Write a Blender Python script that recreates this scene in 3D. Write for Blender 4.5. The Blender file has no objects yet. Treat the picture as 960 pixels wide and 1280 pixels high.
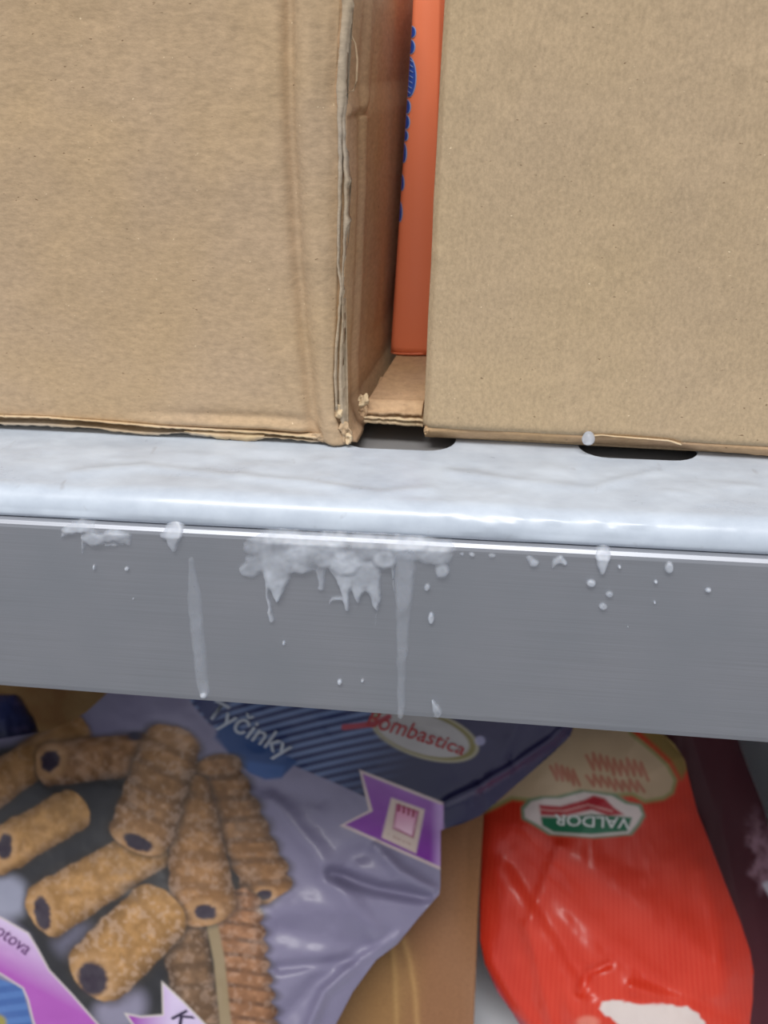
import bpy, math, random
import numpy as np
from mathutils import Vector
S = bpy.context.scene
COL = S.collection
random.seed(4); RNG = np.random.default_rng(4)

# ------------------------------------------------------------------ camera, world, lamps, exposure
F, W, H = 1066.0, 960, 1280
CAM = np.array([0.0, -0.23961, 0.13876]); PITCH = math.radians(28); YAW = -0.124614; ROLL = -0.010324
_fw = np.array([math.sin(YAW)*math.cos(PITCH), math.cos(YAW)*math.cos(PITCH), -math.sin(PITCH)])
_r0 = np.array([math.cos(YAW), -math.sin(YAW), 0.0]); _u0 = np.cross(_r0, _fw)
_rt = math.cos(ROLL)*_r0 + math.sin(ROLL)*_u0
_up = -math.sin(ROLL)*_r0 + math.cos(ROLL)*_u0
cd = bpy.data.cameras.new('camera'); cam = bpy.data.objects.new('camera', cd); COL.objects.link(cam)
cd.sensor_fit = 'VERTICAL'; cd.sensor_height = 4.8; cd.lens = F/H*4.8; cd.clip_start = 0.01
from mathutils import Matrix
m = Matrix.Identity(4)
for i in range(3):
    m[i][0] = _rt[i]; m[i][1] = _up[i]; m[i][2] = -_fw[i]; m[i][3] = CAM[i]
cam.matrix_world = m
cd.dof.use_dof = True; cd.dof.focus_distance = 0.285; cd.dof.aperture_fstop = 1.6
S.camera = cam

wd = bpy.data.worlds.new('shop'); S.world = wd; wd.use_nodes = True
bg = wd.node_tree.nodes['Background']; bg.inputs[0].default_value = (0.93, 0.95, 1.0, 1); bg.inputs[1].default_value = 0.62

def area(name, loc, target, sx, sy, power, colr):
    l = bpy.data.lights.new(name, 'AREA'); l.shape = 'RECTANGLE'; l.size = sx; l.size_y = sy; l.energy = power; l.color = colr
    o = bpy.data.objects.new(name, l); COL.objects.link(o); o.location = loc
    o.rotation_euler = (Vector(target)-Vector(loc)).to_track_quat('-Z', 'Y').to_euler(); return o
area('ceiling_lamp', (-0.2, -1.0, 1.9), (0, 0.0, 0), 1.6, 0.5, 42, (1.0, 0.98, 0.96))
S.view_settings.view_transform = 'Standard'; S.view_settings.look = 'None'; S.view_settings.gamma = 1
S.view_settings.use_curve_mapping = False; S.view_settings.exposure = 0.0

# ------------------------------------------------------------------ geometry helpers
def ray(px, py):
    px = np.asarray(px, float); py = np.asarray(py, float)
    return (_fw + ((px-W/2)/F)[..., None]*_rt + (-(py-H/2)/F)[..., None]*_up)
def onplane(px, py, P0, n):
    d = ray(px, py); n = np.asarray(n, float)
    t = ((np.asarray(P0)-CAM)@n)/(d@n)
    return CAM + t[..., None]*d
def onZ(px, py, z): return onplane(px, py, (0, 0, z), (0, 0, 1))
def onY(px, py, y): return onplane(px, py, (0, y, 0), (0, 1, 0))
def topx(P):
    d = np.asarray(P, float)-CAM; z = d@_fw
    return np.stack([W/2+F*(d@_rt)/z, H/2-F*(d@_up)/z], -1)
def unit(v): v = np.asarray(v, float); return v/np.linalg.norm(v)
def lut(pts):                                     # piecewise-linear function from sorted (key, value)
    k = np.array([p[0] for p in pts], float); v = np.array([p[1] for p in pts], float)
    return lambda t: np.interp(t, k, v)
_L = RNG.random((8, 128, 128))
def vnoise(x, y, k=0):
    x = np.asarray(x, float); y = np.asarray(y, float)
    xi = np.floor(x).astype(int); yi = np.floor(y).astype(int); fx = x-xi; fy = y-yi
    fx = fx*fx*(3-2*fx); fy = fy*fy*(3-2*fy); g = _L[k % 8]
    a = g[xi % 128, yi % 128]; b = g[(xi+1) % 128, yi % 128]; c = g[xi % 128, (yi+1) % 128]; d = g[(xi+1) % 128, (yi+1) % 128]
    return (a*(1-fx)+b*fx)*(1-fy)+(c*(1-fx)+d*fx)*fy - 0.5
def fbm(x, y, k=0, n=3):
    s = 0
    for i in range(n): s = s + vnoise(x*2**i+7.3*i, y*2**i+3.1*i, k+i)/2**i
    return s
def segd(px, py, pts, closed=False):              # distance to a polyline and arc position 0..1
    pts = list(pts)+([pts[0]] if closed else []); best = None
    n = len(pts)-1
    for i in range(n):
        ax, ay = pts[i][:2]; bx, by = pts[i+1][:2]; dx, dy = bx-ax, by-ay
        t = np.clip(((px-ax)*dx+(py-ay)*dy)/(dx*dx+dy*dy+1e-9), 0, 1)
        d = np.hypot(px-ax-t*dx, py-ay-t*dy); s = (i+t)/n
        if best is None: best, bs = d, s
        else: k = d < best; best = np.where(k, d, best); bs = np.where(k, s, bs)
    return best, bs
def inside(px, py, poly):
    r = np.zeros(np.shape(px), bool); n = len(poly)
    for i in range(n):
        x1, y1 = poly[i]; x2, y2 = poly[(i+1) % n]
        if y1 == y2: continue
        r ^= ((y1 > py) != (y2 > py)) & (px < (x2-x1)*(py-y1)/(y2-y1)+x1)
    return r
def sdf(px, py, poly):
    d, _ = segd(px, py, poly, True); return np.where(inside(px, py, poly), d, -d)
def sstep(a, b, x): t = np.clip((x-a)/(b-a), 0, 1); return t*t*(3-2*t)

def mesh_np(name, V, faces, mat, parent=None, colors=None, smooth=True):
    me = bpy.data.meshes.new(name); V = np.asarray(V, np.float32)
    if isinstance(faces, np.ndarray):
        nf, k = faces.shape
        me.vertices.add(len(V)); me.vertices.foreach_set('co', V.ravel())
        me.loops.add(nf*k); me.loops.foreach_set('vertex_index', faces.astype(np.int32).ravel())
        me.polygons.add(nf); me.polygons.foreach_set('loop_start', np.arange(0, nf*k, k, dtype=np.int32))
        me.update(calc_edges=True)
    else:
        me.from_pydata(V.tolist(), [], faces); me.update()
    if colors is not None:
        at = me.color_attributes.new('print', 'FLOAT_COLOR', 'POINT')
        c = np.ones((len(V), 4), np.float32); c[:, :colors.shape[1]] = colors; at.data.foreach_set('color', c.ravel())
    me.validate()
    o = bpy.data.objects.new(name, me); COL.objects.link(o)
    if mat: me.materials.append(mat)
    if parent is not None: o.parent = parent
    me.polygons.foreach_set('use_smooth', np.full(len(me.polygons), smooth))
    return o
def gridfaces(nr, nc, flip=False):
    i = np.arange(nr*nc).reshape(nr, nc)
    f = np.stack([i[:-1, :-1], i[1:, :-1], i[1:, 1:], i[:-1, 1:]], -1).reshape(-1, 4)
    return f[:, ::-1] if flip else f
def ring(nr, nc):
    i = np.arange(nr*nc).reshape(nr, nc)
    return np.concatenate([i[0, :], i[1:, -1], i[-1, -2::-1], i[-2:0:-1, 0]])
def closed_sheet(name, P, back, mat, parent=None, colors=None, inset=0.0, steps=1):
    """front grid P[nr,nc,3] closed behind: rings moved by vector `back`, drawn in towards the middle, and a cap"""
    nr, nc = P.shape[:2]; V = [P.reshape(-1, 3)]; F4 = [gridfaces(nr, nc)]; r0 = ring(nr, nc); C = P.reshape(-1, 3).mean(0)
    base = P.reshape(-1, 3)[r0]; prev = r0; n = nr*nc; back = np.asarray(back, float)
    for s in range(1, steps+1):
        a = s/steps; e = math.sin(a*math.pi/2)
        q = base + back*e + (C-base)*inset*(1-math.cos(a*math.pi/2))
        V.append(q); cur = np.arange(n, n+len(r0)); n += len(r0)
        F4.append(np.stack([prev, np.roll(prev, -1), np.roll(cur, -1), cur], -1)); prev = cur
    V = np.concatenate(V); Fq = np.concatenate(F4)
    c = None
    if colors is not None:
        c0 = colors.reshape(-1, colors.shape[-1]); c = np.concatenate([c0]+[c0[r0]]*steps)
    # cap: fan to the middle
    V = np.concatenate([V, V[prev].mean(0)[None]]); k = len(V)-1
    if c is not None: c = np.concatenate([c, c[prev].mean(0)[None]])
    half = len(prev)//2*2
    fan = np.array([[prev[i], prev[i+1], prev[(i+2) % len(prev)], k] for i in range(0, half, 2)])
    Fq = np.concatenate([Fq, fan]);
    return mesh_np(name, V, Fq, mat, parent, c)
def prism(name, A, back, mat, parent=None, smooth=False, bevel=0):
    """outline A[n,3] pushed along `back` into a solid"""
    A = np.asarray(A, float); n = len(A); V = np.concatenate([A, A+np.asarray(back, float)])
    fs = [list(range(n)), list(range(2*n-1, n-1, -1))]+[[i, i+n, (i+1) % n+n, (i+1) % n] for i in range(n)]
    o = mesh_np(name, V, fs, mat, parent, None, smooth); fixn(o)
    if bevel:
        b = o.modifiers.new('bevel', 'BEVEL'); b.width = bevel; b.segments = 2; b.limit_method = 'ANGLE'
    return o
def fixn(o):
    import bmesh
    bm = bmesh.new(); bm.from_mesh(o.data); bmesh.ops.recalc_face_normals(bm, faces=bm.faces); bm.to_mesh(o.data); bm.free()
def boxm(name, lo, hi, mat, parent=None, bevel=0):
    x0, y0, z0 = lo; x1, y1, z1 = hi
    return prism(name, [(x0, y0, z0), (x1, y0, z0), (x1, y0, z1), (x0, y0, z1)], (0, y1-y0, 0), mat, parent, False, bevel)
def tube(name, pts, rad, mat, parent=None, nseg=8, jitter=0.0):
    pts = np.asarray(pts, float); n = len(pts); rad = np.broadcast_to(rad, (n,)); V = []; fs = []
    for i in range(n):
        t = unit(pts[min(i+1, n-1)]-pts[max(i-1, 0)]); a = unit(np.cross(t, (0.3, 0.2, 1))); b = np.cross(t, a)
        for k in range(nseg):
            g = 2*math.pi*k/nseg; r = rad[i]*(1+jitter*(random.random()*2-1)); V.append(pts[i]+r*(math.cos(g)*a+math.sin(g)*b))
    for i in range(n-1):
        for k in range(nseg): fs.append([i*nseg+k, i*nseg+(k+1) % nseg, (i+1)*nseg+(k+1) % nseg, (i+1)*nseg+k])
    fs += [list(range(nseg))[::-1], list(range((n-1)*nseg, n*nseg))]
    o = mesh_np(name, V, fs, mat, parent); fixn(o); return o
def empty(name, loc=(0, 0, 0)):
    o = bpy.data.objects.new(name, None); COL.objects.link(o); o.empty_display_size = 0.02; return o
def tag(o, label=None, cat=None, group=None, kind=None):
    for k, v in (('label', label), ('category', cat), ('group', group), ('kind', kind)):
        if v: o[k] = v
    return o

# ------------------------------------------------------------------ material helpers
def lin(c): return tuple(((v/255+0.055)/1.055)**2.4 if v/255 > 0.04045 else v/255/12.92 for v in c)
def new_mat(name, colr=(200, 200, 200), rough=0.6, metal=0.0, spec=0.5, coat=0.0):
    m = bpy.data.materials.new(name); m.use_nodes = True; nt = m.node_tree; b = nt.nodes['Principled BSDF']
    b.inputs['Base Color'].default_value = (*lin(colr), 1); b.inputs['Roughness'].default_value = rough
    b.inputs['Metallic'].default_value = metal; b.inputs['Specular IOR Level'].default_value = spec
    b.inputs['Coat Weight'].default_value = coat; b.inputs['Coat Roughness'].default_value = 0.15
    return m, nt, b
def N(nt, t, **kw):
    n = nt.nodes.new(t)
    for k, v in kw.items():
        if k.startswith('i_'): n.inputs[k[2:].replace('_', ' ')].default_value = v
        else: setattr(n, k, v)
    return n
def mapped(nt, scale):
    tc = N(nt, 'ShaderNodeTexCoord'); mp = N(nt, 'ShaderNodeMapping'); mp.inputs['Scale'].default_value = scale
    nt.links.new(tc.outputs['Object'], mp.inputs['Vector']); return mp.outputs['Vector']
def noise(nt, scale, detail=3, vec=(1, 1, 1), rough=0.5):
    n = N(nt, 'ShaderNodeTexNoise'); n.inputs['Scale'].default_value = scale; n.inputs['Detail'].default_value = detail; n.inputs['Roughness'].default_value = rough
    nt.links.new(mapped(nt, vec), n.inputs['Vector']); return n.outputs['Fac']
def ramp(nt, fac, stops):
    r = N(nt, 'ShaderNodeValToRGB'); e = r.color_ramp.elements
    while len(e) < len(stops): e.new(0.5)
    for i, (p, c) in enumerate(stops): e[i].position = p; e[i].color = (*c, 1) if len(c) == 3 else c
    nt.links.new(fac, r.inputs['Fac']); return r.outputs['Color']
def mix(nt, fac, a, b, blend='MIX'):
    n = N(nt, 'ShaderNodeMix', data_type='RGBA', blend_type=blend)
    for s, v in ((n.inputs[0], fac), (n.inputs[6], a), (n.inputs[7], b)):
        if hasattr(v, 'is_linked'): nt.links.new(v, s)
        else: s.default_value = v if not isinstance(v, tuple) else ((*v, 1) if len(v) == 3 else v)
    return n.outputs[2]
def bump(nt, b, h, strength, dist):
    n = N(nt, 'ShaderNodeBump'); n.inputs['Strength'].default_value = strength; n.inputs['Distance'].default_value = dist
    nt.links.new(h, n.inputs['Height']); nt.links.new(n.outputs[0], b.inputs['Normal'])

def cardboard(name, base, flute=(220, 220, 900), warm=(190, 158, 108), gr=(300, 300, 620)):
    m, nt, b = new_mat(name, base, 0.85, 0, 0.25)
    big = noise(nt, 22, 2); c = mix(nt, ramp(nt, big, [(0.35, (0, 0, 0)), (0.7, (.5, .5, .5))]), lin(base), lin(warm))
    fib = noise(nt, 1.0, 3, flute); c = mix(nt, 0.3, c, ramp(nt, fib, [(0.3, (0.44,)*3), (0.7, (0.56,)*3)]), 'OVERLAY')
    f2 = noise(nt, 1.0, 4, gr, 0.7); c = mix(nt, 0.48, c, ramp(nt, f2, [(0.3, (0.35,)*3), (0.7, (0.65,)*3)]), 'OVERLAY')
    dk = noise(nt, 1.0, 2, (420, 420, 900)); c = mix(nt, ramp(nt, dk, [(0.73, (0, 0, 0)), (0.78, (0.7,)*3)]), c, lin((92, 66, 40)))
    lt = noise(nt, 1.0, 2, (600, 500, 800)); lt2 = ramp(nt, lt, [(0.745, (0, 0, 0)), (0.79, (0.8,)*3)]); c = mix(nt, lt2, c, lin((236, 214, 178)))
    nt.links.new(c, b.inputs['Base Color']); bump(nt, b, f2, 0.35, 0.0004)
    return m
def attr_mat(name, rough, coat=0.0, bumpamt=0.0, spec=0.5, grain=0.0):
    m, nt, b = new_mat(name, (255, 255, 255), rough, 0, spec, coat)
    a = N(nt, 'ShaderNodeAttribute', attribute_name='print'); c = a.outputs['Color']
    if grain:
        g = noise(nt, 1.0, 3, (900, 900, 900)); c = mix(nt, grain, c, ramp(nt, g, [(0.3, (0.38,)*3), (0.7, (0.62,)*3)]), 'OVERLAY')
    nt.links.new(c, b.inputs['Base Color'])
    if bumpamt: bump(nt, b, noise(nt, 90, 4), bumpamt, 0.001)
    return m

M = {}
M['card_left'] = cardboard('cardboard_left', (184, 159, 130), warm=(188, 160, 120))
M['card_right'] = cardboard('cardboard_right', (184, 161, 131), (700, 700, 160), (188, 164, 128), (800, 800, 600))
M['card_inner'] = cardboard('cardboard_inner', (190, 158, 128))
M['card_low'] = cardboard('cardboard_low', (144, 104, 64), (700, 700, 50))
M['card_torn'] = cardboard('cardboard_torn', (214, 192, 160))
M['liner'] = cardboard('torn_liner', (176, 164, 148))
M['orange'], nt, b = new_mat('orange_carton', (205, 78, 34), 0.45, 0, 0.4)
b.inputs['Base Color'].default_value = (*lin((246, 138, 97)), 1); bump(nt, b, noise(nt, 160, 3), 0.1, 0.0006)
M['blue_print'], nt, b = new_mat('blue_print', (44, 84, 178), 0.45)
M['blue_line'], nt, b = new_mat('pale_blue_line', (150, 180, 226), 0.45)
# enamelled deck under a film of frost
def frosted(name, lo, hi, rough):
    m, nt, b = new_mat(name, hi, rough, 0, 0.5, 0.25)
    n1 = noise(nt, 55, 5, (1, 1.6, 1), 0.6); c = mix(nt, ramp(nt, n1, [(0.32, (0, 0, 0)), (0.66, (1, 1, 1))]), lin(lo), lin(hi))
    dirt = noise(nt, 1.0, 2, (170, 60, 200)); c = mix(nt, ramp(nt, dirt, [(0.70, (0, 0, 0)), (0.82, (0.35,)*3)]), c, lin((120, 112, 108)))
    nt.links.new(c, b.inputs['Base Color'])
    n2 = noise(nt, 140, 5); bump(nt, b, n2, 0.1, 0.001)
    r = ramp(nt, n1, [(0.3, (rough-0.1,)*3), (0.7, (rough+0.12,)*3)]); nt.links.new(r, b.inputs['Roughness'])
    return m
M['deck'] = frosted('deck_enamel', (182, 191, 203), (200, 209, 220), 0.45)
M['film'] = frosted('frost_film', (180, 190, 203), (197, 207, 219), 0.36)
# brushed aluminium rail
M['rail'], nt, b = new_mat('brushed_aluminium', (150, 152, 158), 0.45, 0.55)
br = noise(nt, 1.0, 4, (14, 400, 2600), 0.6); blot = noise(nt, 26, 3)
c = mix(nt, ramp(nt, br, [(0.3, (0, 0, 0)), (0.7, (1, 1, 1))]), lin((160, 162, 169)), lin((172, 175, 183)))
c = mix(nt, ramp(nt, blot, [(0.35, (0, 0, 0)), (0.75, (0.5,)*3)]), c, lin((152, 158, 166))); nt.links.new(c, b.inputs['Base Color'])
bump(nt, b, br, 0.08, 0.0003)
M['under'], nt, b = new_mat('shelf_underside', (128, 127, 127), 0.6)
bump(nt, b, noise(nt, 80, 3), 0.1, 0.0005)
# ice: translucent, thicker = whiter (attribute "print" carries thickness)
def ice(name, amin, amax):
    m, nt, b = new_mat(name, (216, 222, 232), 0.3, 0, 0.5)
    b.inputs['Subsurface Weight'].default_value = 0.3; b.inputs['Subsurface Radius'].default_value = (0.004, 0.005, 0.006)
    n = noise(nt, 160, 2); bump(nt, b, n, 0.1, 0.0006)
    a = N(nt, 'ShaderNodeAttribute', attribute_name='print'); mr = N(nt, 'ShaderNodeMapRange')
    nt.links.new(a.outputs['Fac'], mr.inputs[0]); mr.inputs[3].default_value = amin; mr.inputs[4].default_value = amax
    nt.links.new(mr.outputs[0], b.inputs['Alpha']); return m
M['ice'] = ice('ice', 0.05, 0.72)
M['ice_thin'] = ice('thin_ice', 0.05, 0.3)
M['clear'], nt, b = new_mat('clear_ice', (240, 246, 255), 0.12); b.inputs['Transmission Weight'].default_value = 0.65; b.inputs['IOR'].default_value = 1.31
bump(nt, b, noise(nt, 500, 2), 0.1, 0.0003)
M['bag'] = attr_mat('printed_pouch', 0.42, 0.12, 0.12)
M['redbag'] = attr_mat('printed_red_bag', 0.34, 0.12, 0.06, 0.4)
M['maroon'] = attr_mat('maroon_wrap', 0.5, 0.05, 0.1, 0.3)
M['bluewrap'] = attr_mat('blue_wrap', 0.4, 0.2, 0.2)
M['lowcard'] = attr_mat('carton_kraft', 0.8, 0, 0.15, 0.25, 0.5)
def ink(name, c, rough=0.45):
    m, nt, b = new_mat(name, c, rough); g = noise(nt, 300, 2); bump(nt, b, g, 0.05, 0.0003); return m
M['ink_white'] = ink('white_ink', (172, 178, 190)); M['ink_red'] = ink('red_ink', (150, 28, 34)); M['ink_purple'] = ink('dark_purple_ink', (92, 44, 104))
M['ink_cream'] = ink('cream_ink', (196, 190, 172)); M['ink_ink'] = ink('navy_ink', (40, 28, 60)); M['ink_pale'] = ink('pale_ink', (222, 226, 220))
M['liner_wall'], nt, b = new_mat('freezer_liner', (228, 234, 240), 0.5); bump(nt, b, noise(nt, 60, 3), 0.05, 0.0006)

# ------------------------------------------------------------------ setting: the freezer's liner
ZF = -0.462; XR = 0.235; XL = -0.45; YB = 0.60
def struct(o): o['kind'] = 'structure'; return o
low_shelf = tag(empty('freezer_shelf'), 'pale lower freezer shelf under the bags, showing between carton and red bag', 'shelf')
boxm('deck', (XL+0.0005, -0.10, ZF-0.012), (XR-0.0005, YB-0.0005, ZF), M['liner_wall'], low_shelf)
M['aisle'], nt, b = new_mat('aisle_floor', (96, 92, 90), 0.5); bump(nt, b, noise(nt, 6, 3), 0.05, 0.002)
struct(boxm('floor', (-3.0, -3.0, -1.22), (3.0, 0.5, -1.2), M['aisle']))
struct(boxm('wall_back', (XL-0.01, YB, -1.2), (XR+0.01, YB+0.01, 0.34), M['liner_wall']))
struct(boxm('wall_left', (XL-0.01, -0.02, -1.2), (XL, YB, 0.34), M['liner_wall']))
struct(boxm('wall_right', (XR, -0.02, -1.2), (XR+0.01, YB, 0.34), M['liner_wall']))

# ------------------------------------------------------------------ the shelf: deck with slots, frost film, aluminium rail, ice
ZT = 0.010
shelf = tag(empty('freezer_shelf'), 'frosted white freezer shelf with a wide brushed aluminium front rail streaked with ice', 'shelf')
y_s1 = float(onZ(500, 562, ZT)[1]); x_s1 = float(onZ(496, 560, ZT)[0]); x_s2 = float(onZ(801, 572, ZT)[0])
pitch = x_s2-x_s1; half = pitch*0.243
YFILM = y_s1-0.0006
def rrect(cx, y0, hw, d, r, n=6):
    P = []
    for (ax, ay, a0) in ((cx+hw-r, y0+d-r, 0), (cx-hw+r, y0+d-r, 90), (cx-hw+r, y0+r, 180), (cx+hw-r, y0+r, 270)):
        for k in range(n+1): g = math.radians(a0+90*k/n); P.append((ax+r*math.cos(g), ay+r*math.sin(g)))
    return P
def filled(name, loops, z, depth, mat, parent):
    cu = bpy.data.curves.new(name, 'CURVE'); cu.dimensions = '2D'; cu.fill_mode = 'BOTH'; cu.extrude = depth/2
    for L in loops:
        sp = cu.splines.new('POLY'); sp.points.add(len(L)-1); sp.use_cyclic_u = True
        for p, q in zip(sp.points, L): p.co = (q[0], q[1], 0, 1)
    t = bpy.data.objects.new(name+'_tmp', cu); COL.objects.link(t)
    me = bpy.data.meshes.new_from_object(t.evaluated_get(bpy.context.evaluated_depsgraph_get())); bpy.data.objects.remove(t); bpy.data.curves.remove(cu)
    for v in me.vertices: v.co.z += z-depth/2
    me.materials.clear(); me.materials.append(mat); me.name = name
    o = bpy.data.objects.new(name, me); COL.objects.link(o); o.parent = parent; return o
loops = [[(XL, YFILM-0.002), (XR, YFILM-0.002), (XR, YB-0.002), (XL, YB-0.002)]]
for r in range(5):
    for k in range(-4, 5):
        cx = x_s1+(k+(0.5 if r % 2 else 0))*pitch
        if (r or k >= 0) and XL+half+0.004 < cx < XR-half-0.004: loops.append(rrect(cx, y_s1+r*0.05+(0.012 if r else 0), half, 0.024 if r else 0.04, 0.0105))
filled('deck', loops, ZT, 0.0014, M['deck'], shelf)
boxm('support_plate', (XL, YFILM+0.001, ZT-0.0055), (XR, YB-0.002, ZT-0.004), M['under'], shelf)
boxm('cross_beam', (XL, 0.012, ZT-0.03), (XR, 0.03, ZT-0.006), M['under'], shelf, 0.001)
# frost film with a rounded front lip
ys = np.concatenate([np.linspace(YFILM, 0.0105, 40), 0.0105-0.008*np.sin(np.linspace(0, 1, 14)[1:]*math.pi/2), [0.0027, 0.004]])
zs = np.concatenate([np.full(40, ZT), 0.002+0.008*np.cos(np.linspace(0, 1, 14)[1:]*math.pi/2), [0.0006, 0.0004]])
xs = np.linspace(XL, XR, 420)
X, YY = np.meshgrid(xs, ys); _, ZZ = np.meshgrid(xs, zs)
s = np.arange(len(ys))[:, None]*np.ones(len(xs)); A = np.stack([X, YY, ZZ], -1)
nrm = np.stack([0*X, np.where(s < 40, 0, -(0.0105-YY)/0.008), np.where(s < 40, 1, (ZZ-0.002)/0.008)], -1)
hh = 0.0009*fbm(X*38, (YY-ZZ)*70, 1, 2)+0.0005*np.clip(fbm(X*110, (YY-ZZ)*140, 3, 2)-.1, 0, 1)
q = topx(A); d, _t = segd(q[..., 0], q[..., 1], [(90, 592), (180, 584), (300, 596), (380, 604), (470, 618), (540, 612)]); hh = hh+0.0007*np.exp(-(d/5)**2)
d, _t = segd(q[..., 0], q[..., 1], [(560, 590), (640, 602), (740, 612), (820, 590)]); hh = hh+0.0006*np.exp(-(d/5)**2)
hh = hh+0.0011*np.clip(fbm(X*210, s*0.35, 6, 2)-0.08, 0, 1)*np.exp(-((s-46)/5)**2)*sstep(-0.03, 0.0, X)*(1-sstep(0.05, 0.08, X))
hh = hh*np.where(s > len(ys)-4, 0.2, 1)*sstep(2, 14, s)
A = A+nrm*(hh+0.0002)[..., None]
mesh_np('frost_film', A.reshape(-1, 3), gridfaces(len(ys), len(xs)), M['film'], shelf)
# rail profile pushed along x
prof = [(0.009, 0.0), (0.0026, 0.0), (0.0012, -0.0004), (0.0002, -0.0014), (0.0, -0.0026), (0.0, -0.0715), (0.0004, -0.0738), (0.002, -0.075), (0.016, -0.075), (0.016, -0.072), (0.004, -0.072), (0.003, -0.02), (0.009, -0.003)]
rail = prism('price_rail', [(XL, y, z) for y, z in prof], (XR-XL, 0, 0), M['rail'], shelf)

# ice on the rail: height fields of overlapping lobes, flush with the rail at their rims
def icemesh(name, shapes, mat, thick=0.0022, wob=2.0, step=1.0, label=None):
    bx = []
    for sh in shapes:
        if sh[0] == 'e': bx += [(sh[1]-sh[3], sh[2]-sh[4]), (sh[1]+sh[3], sh[2]+sh[4])]
        else: bx += [(p[0]+a*p[2], p[1]+b*p[2]) for p in sh[1] for a in (-1, 1) for b in (-1, 1)]
    bx = np.array(bx); x0, y0 = bx.min(0)-4; x1, y1 = bx.max(0)+4
    gx = np.arange(x0, x1, step); gy = np.arange(y0, y1, step); x, y = np.meshgrid(gx, gy)
    wx = x+wob*2*fbm(x/9, y/9, 2); wy = y+wob*2*fbm(x/9, y/9, 5)
    neg = -1.0*np.ones_like(x); t = None
    for sh in shapes:
        L = lobes2(wx, wy, sh); t = L if t is None else np.maximum(t, L)
    if t.shape[0] > 6: # soften seams between lobes
        for _ in range(9): t[1:-1, 1:-1] = (t[1:-1, 1:-1]*4+t[:-2, 1:-1]+t[2:, 1:-1]+t[1:-1, :-2]+t[1:-1, 2:])/8
    P = onY(x, y, 0.0); Z = P[..., 2]
    keep = (t > -0.25); fc = gridfaces(*x.shape); kf = keep.ravel()[fc].all(1) & (t.ravel()[fc] > 0).any(1); fc = fc[kf]
    off = np.where(t > 0, t, -0.3)*thick
    off = off+np.where(t > 0, 1, 0)*thick*0.2*fbm(x/16, y/16, 4)*np.clip(t, 0, 1)
    lift = np.where(Z > -0.0026, (Z+0.0026)*0.9, 0)            # follow the rounded top edge of the rail
    P[..., 1] = lift-off
    used = np.unique(fc); re = -np.ones(x.size, int); re[used] = np.arange(len(used))
    tc = np.clip(t, 0, 1).ravel()[used]; tc = np.clip(tc*(0.8+0.8*fbm(x.ravel()[used]/22, y.ravel()[used]/22, 6)), 0, 1)
    o = mesh_np(name, P.reshape(-1, 3)[used], re[fc], mat, shelf, np.stack([tc]*3, -1))
    if label: o['label'] = label
    return o
def plateau(p): q = np.clip(np.sqrt(np.clip(p, 0, 1))*1.25, 0, 1); return q*(1.3-0.3*q)
def lobes2(x, y, sh):
    if sh[0] == 'e':
        _, cx, cy, rx, ry, h = sh; d = np.hypot((x-cx)/rx, (y-cy)/ry); p = 1-d*d
        return h*np.where(p > 0, plateau(p), p)
    _, pts, h = sh; t = None
    for (ax, ay, ar), (bx, by, brr) in zip(pts[:-1], pts[1:]):
        dx, dy = bx-ax, by-ay; u = np.clip(((x-ax)*dx+(y-ay)*dy)/(dx*dx+dy*dy), 0, 1)
        r = ar+(brr-ar)*u; d = np.hypot(x-ax-u*dx, y-ay-u*dy)/r; p = 1-d*d
        L = h*np.where(p > 0, plateau(p), p); t = L if t is None else np.maximum(t, L)
    return t
E_ = lambda *a: ('e',)+a
C_ = lambda pts, h: ('c', pts, h)
icemesh('frost_patch', [E_(98, 660, 22, 7, .7), E_(120, 673, 15, 9, .9), E_(141, 670, 19, 8, .8), E_(153, 673, 9, 7, .6), C_([(104, 672, 4), (103, 692, 2.2)], .7), C_([(86, 662, 4), (76, 673, 2)], .6), C_([(133, 682, 3), (146, 682, 3)], .6), C_([(160, 670, 4), (163, 682, 2.5)], .5)], M['ice'])
icemesh('frost_patch', [C_([(217, 664, 13), (217, 676, 9), (218, 686, 4)], .75), E_(208, 668, 8, 6, .6)], M['ice'])
icemesh('ice_drip', [C_([(239, 700, 4), (243, 745, 9), (248, 800, 9), (253, 850, 8), (256, 866, 7)], .8)], M['ice_thin'], 0.0009, 0.8)
icemesh('ice_droplet', [E_(255, 868, 5.5, 4.5, 1)], M['ice'], 0.0016, 0.5)
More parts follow.
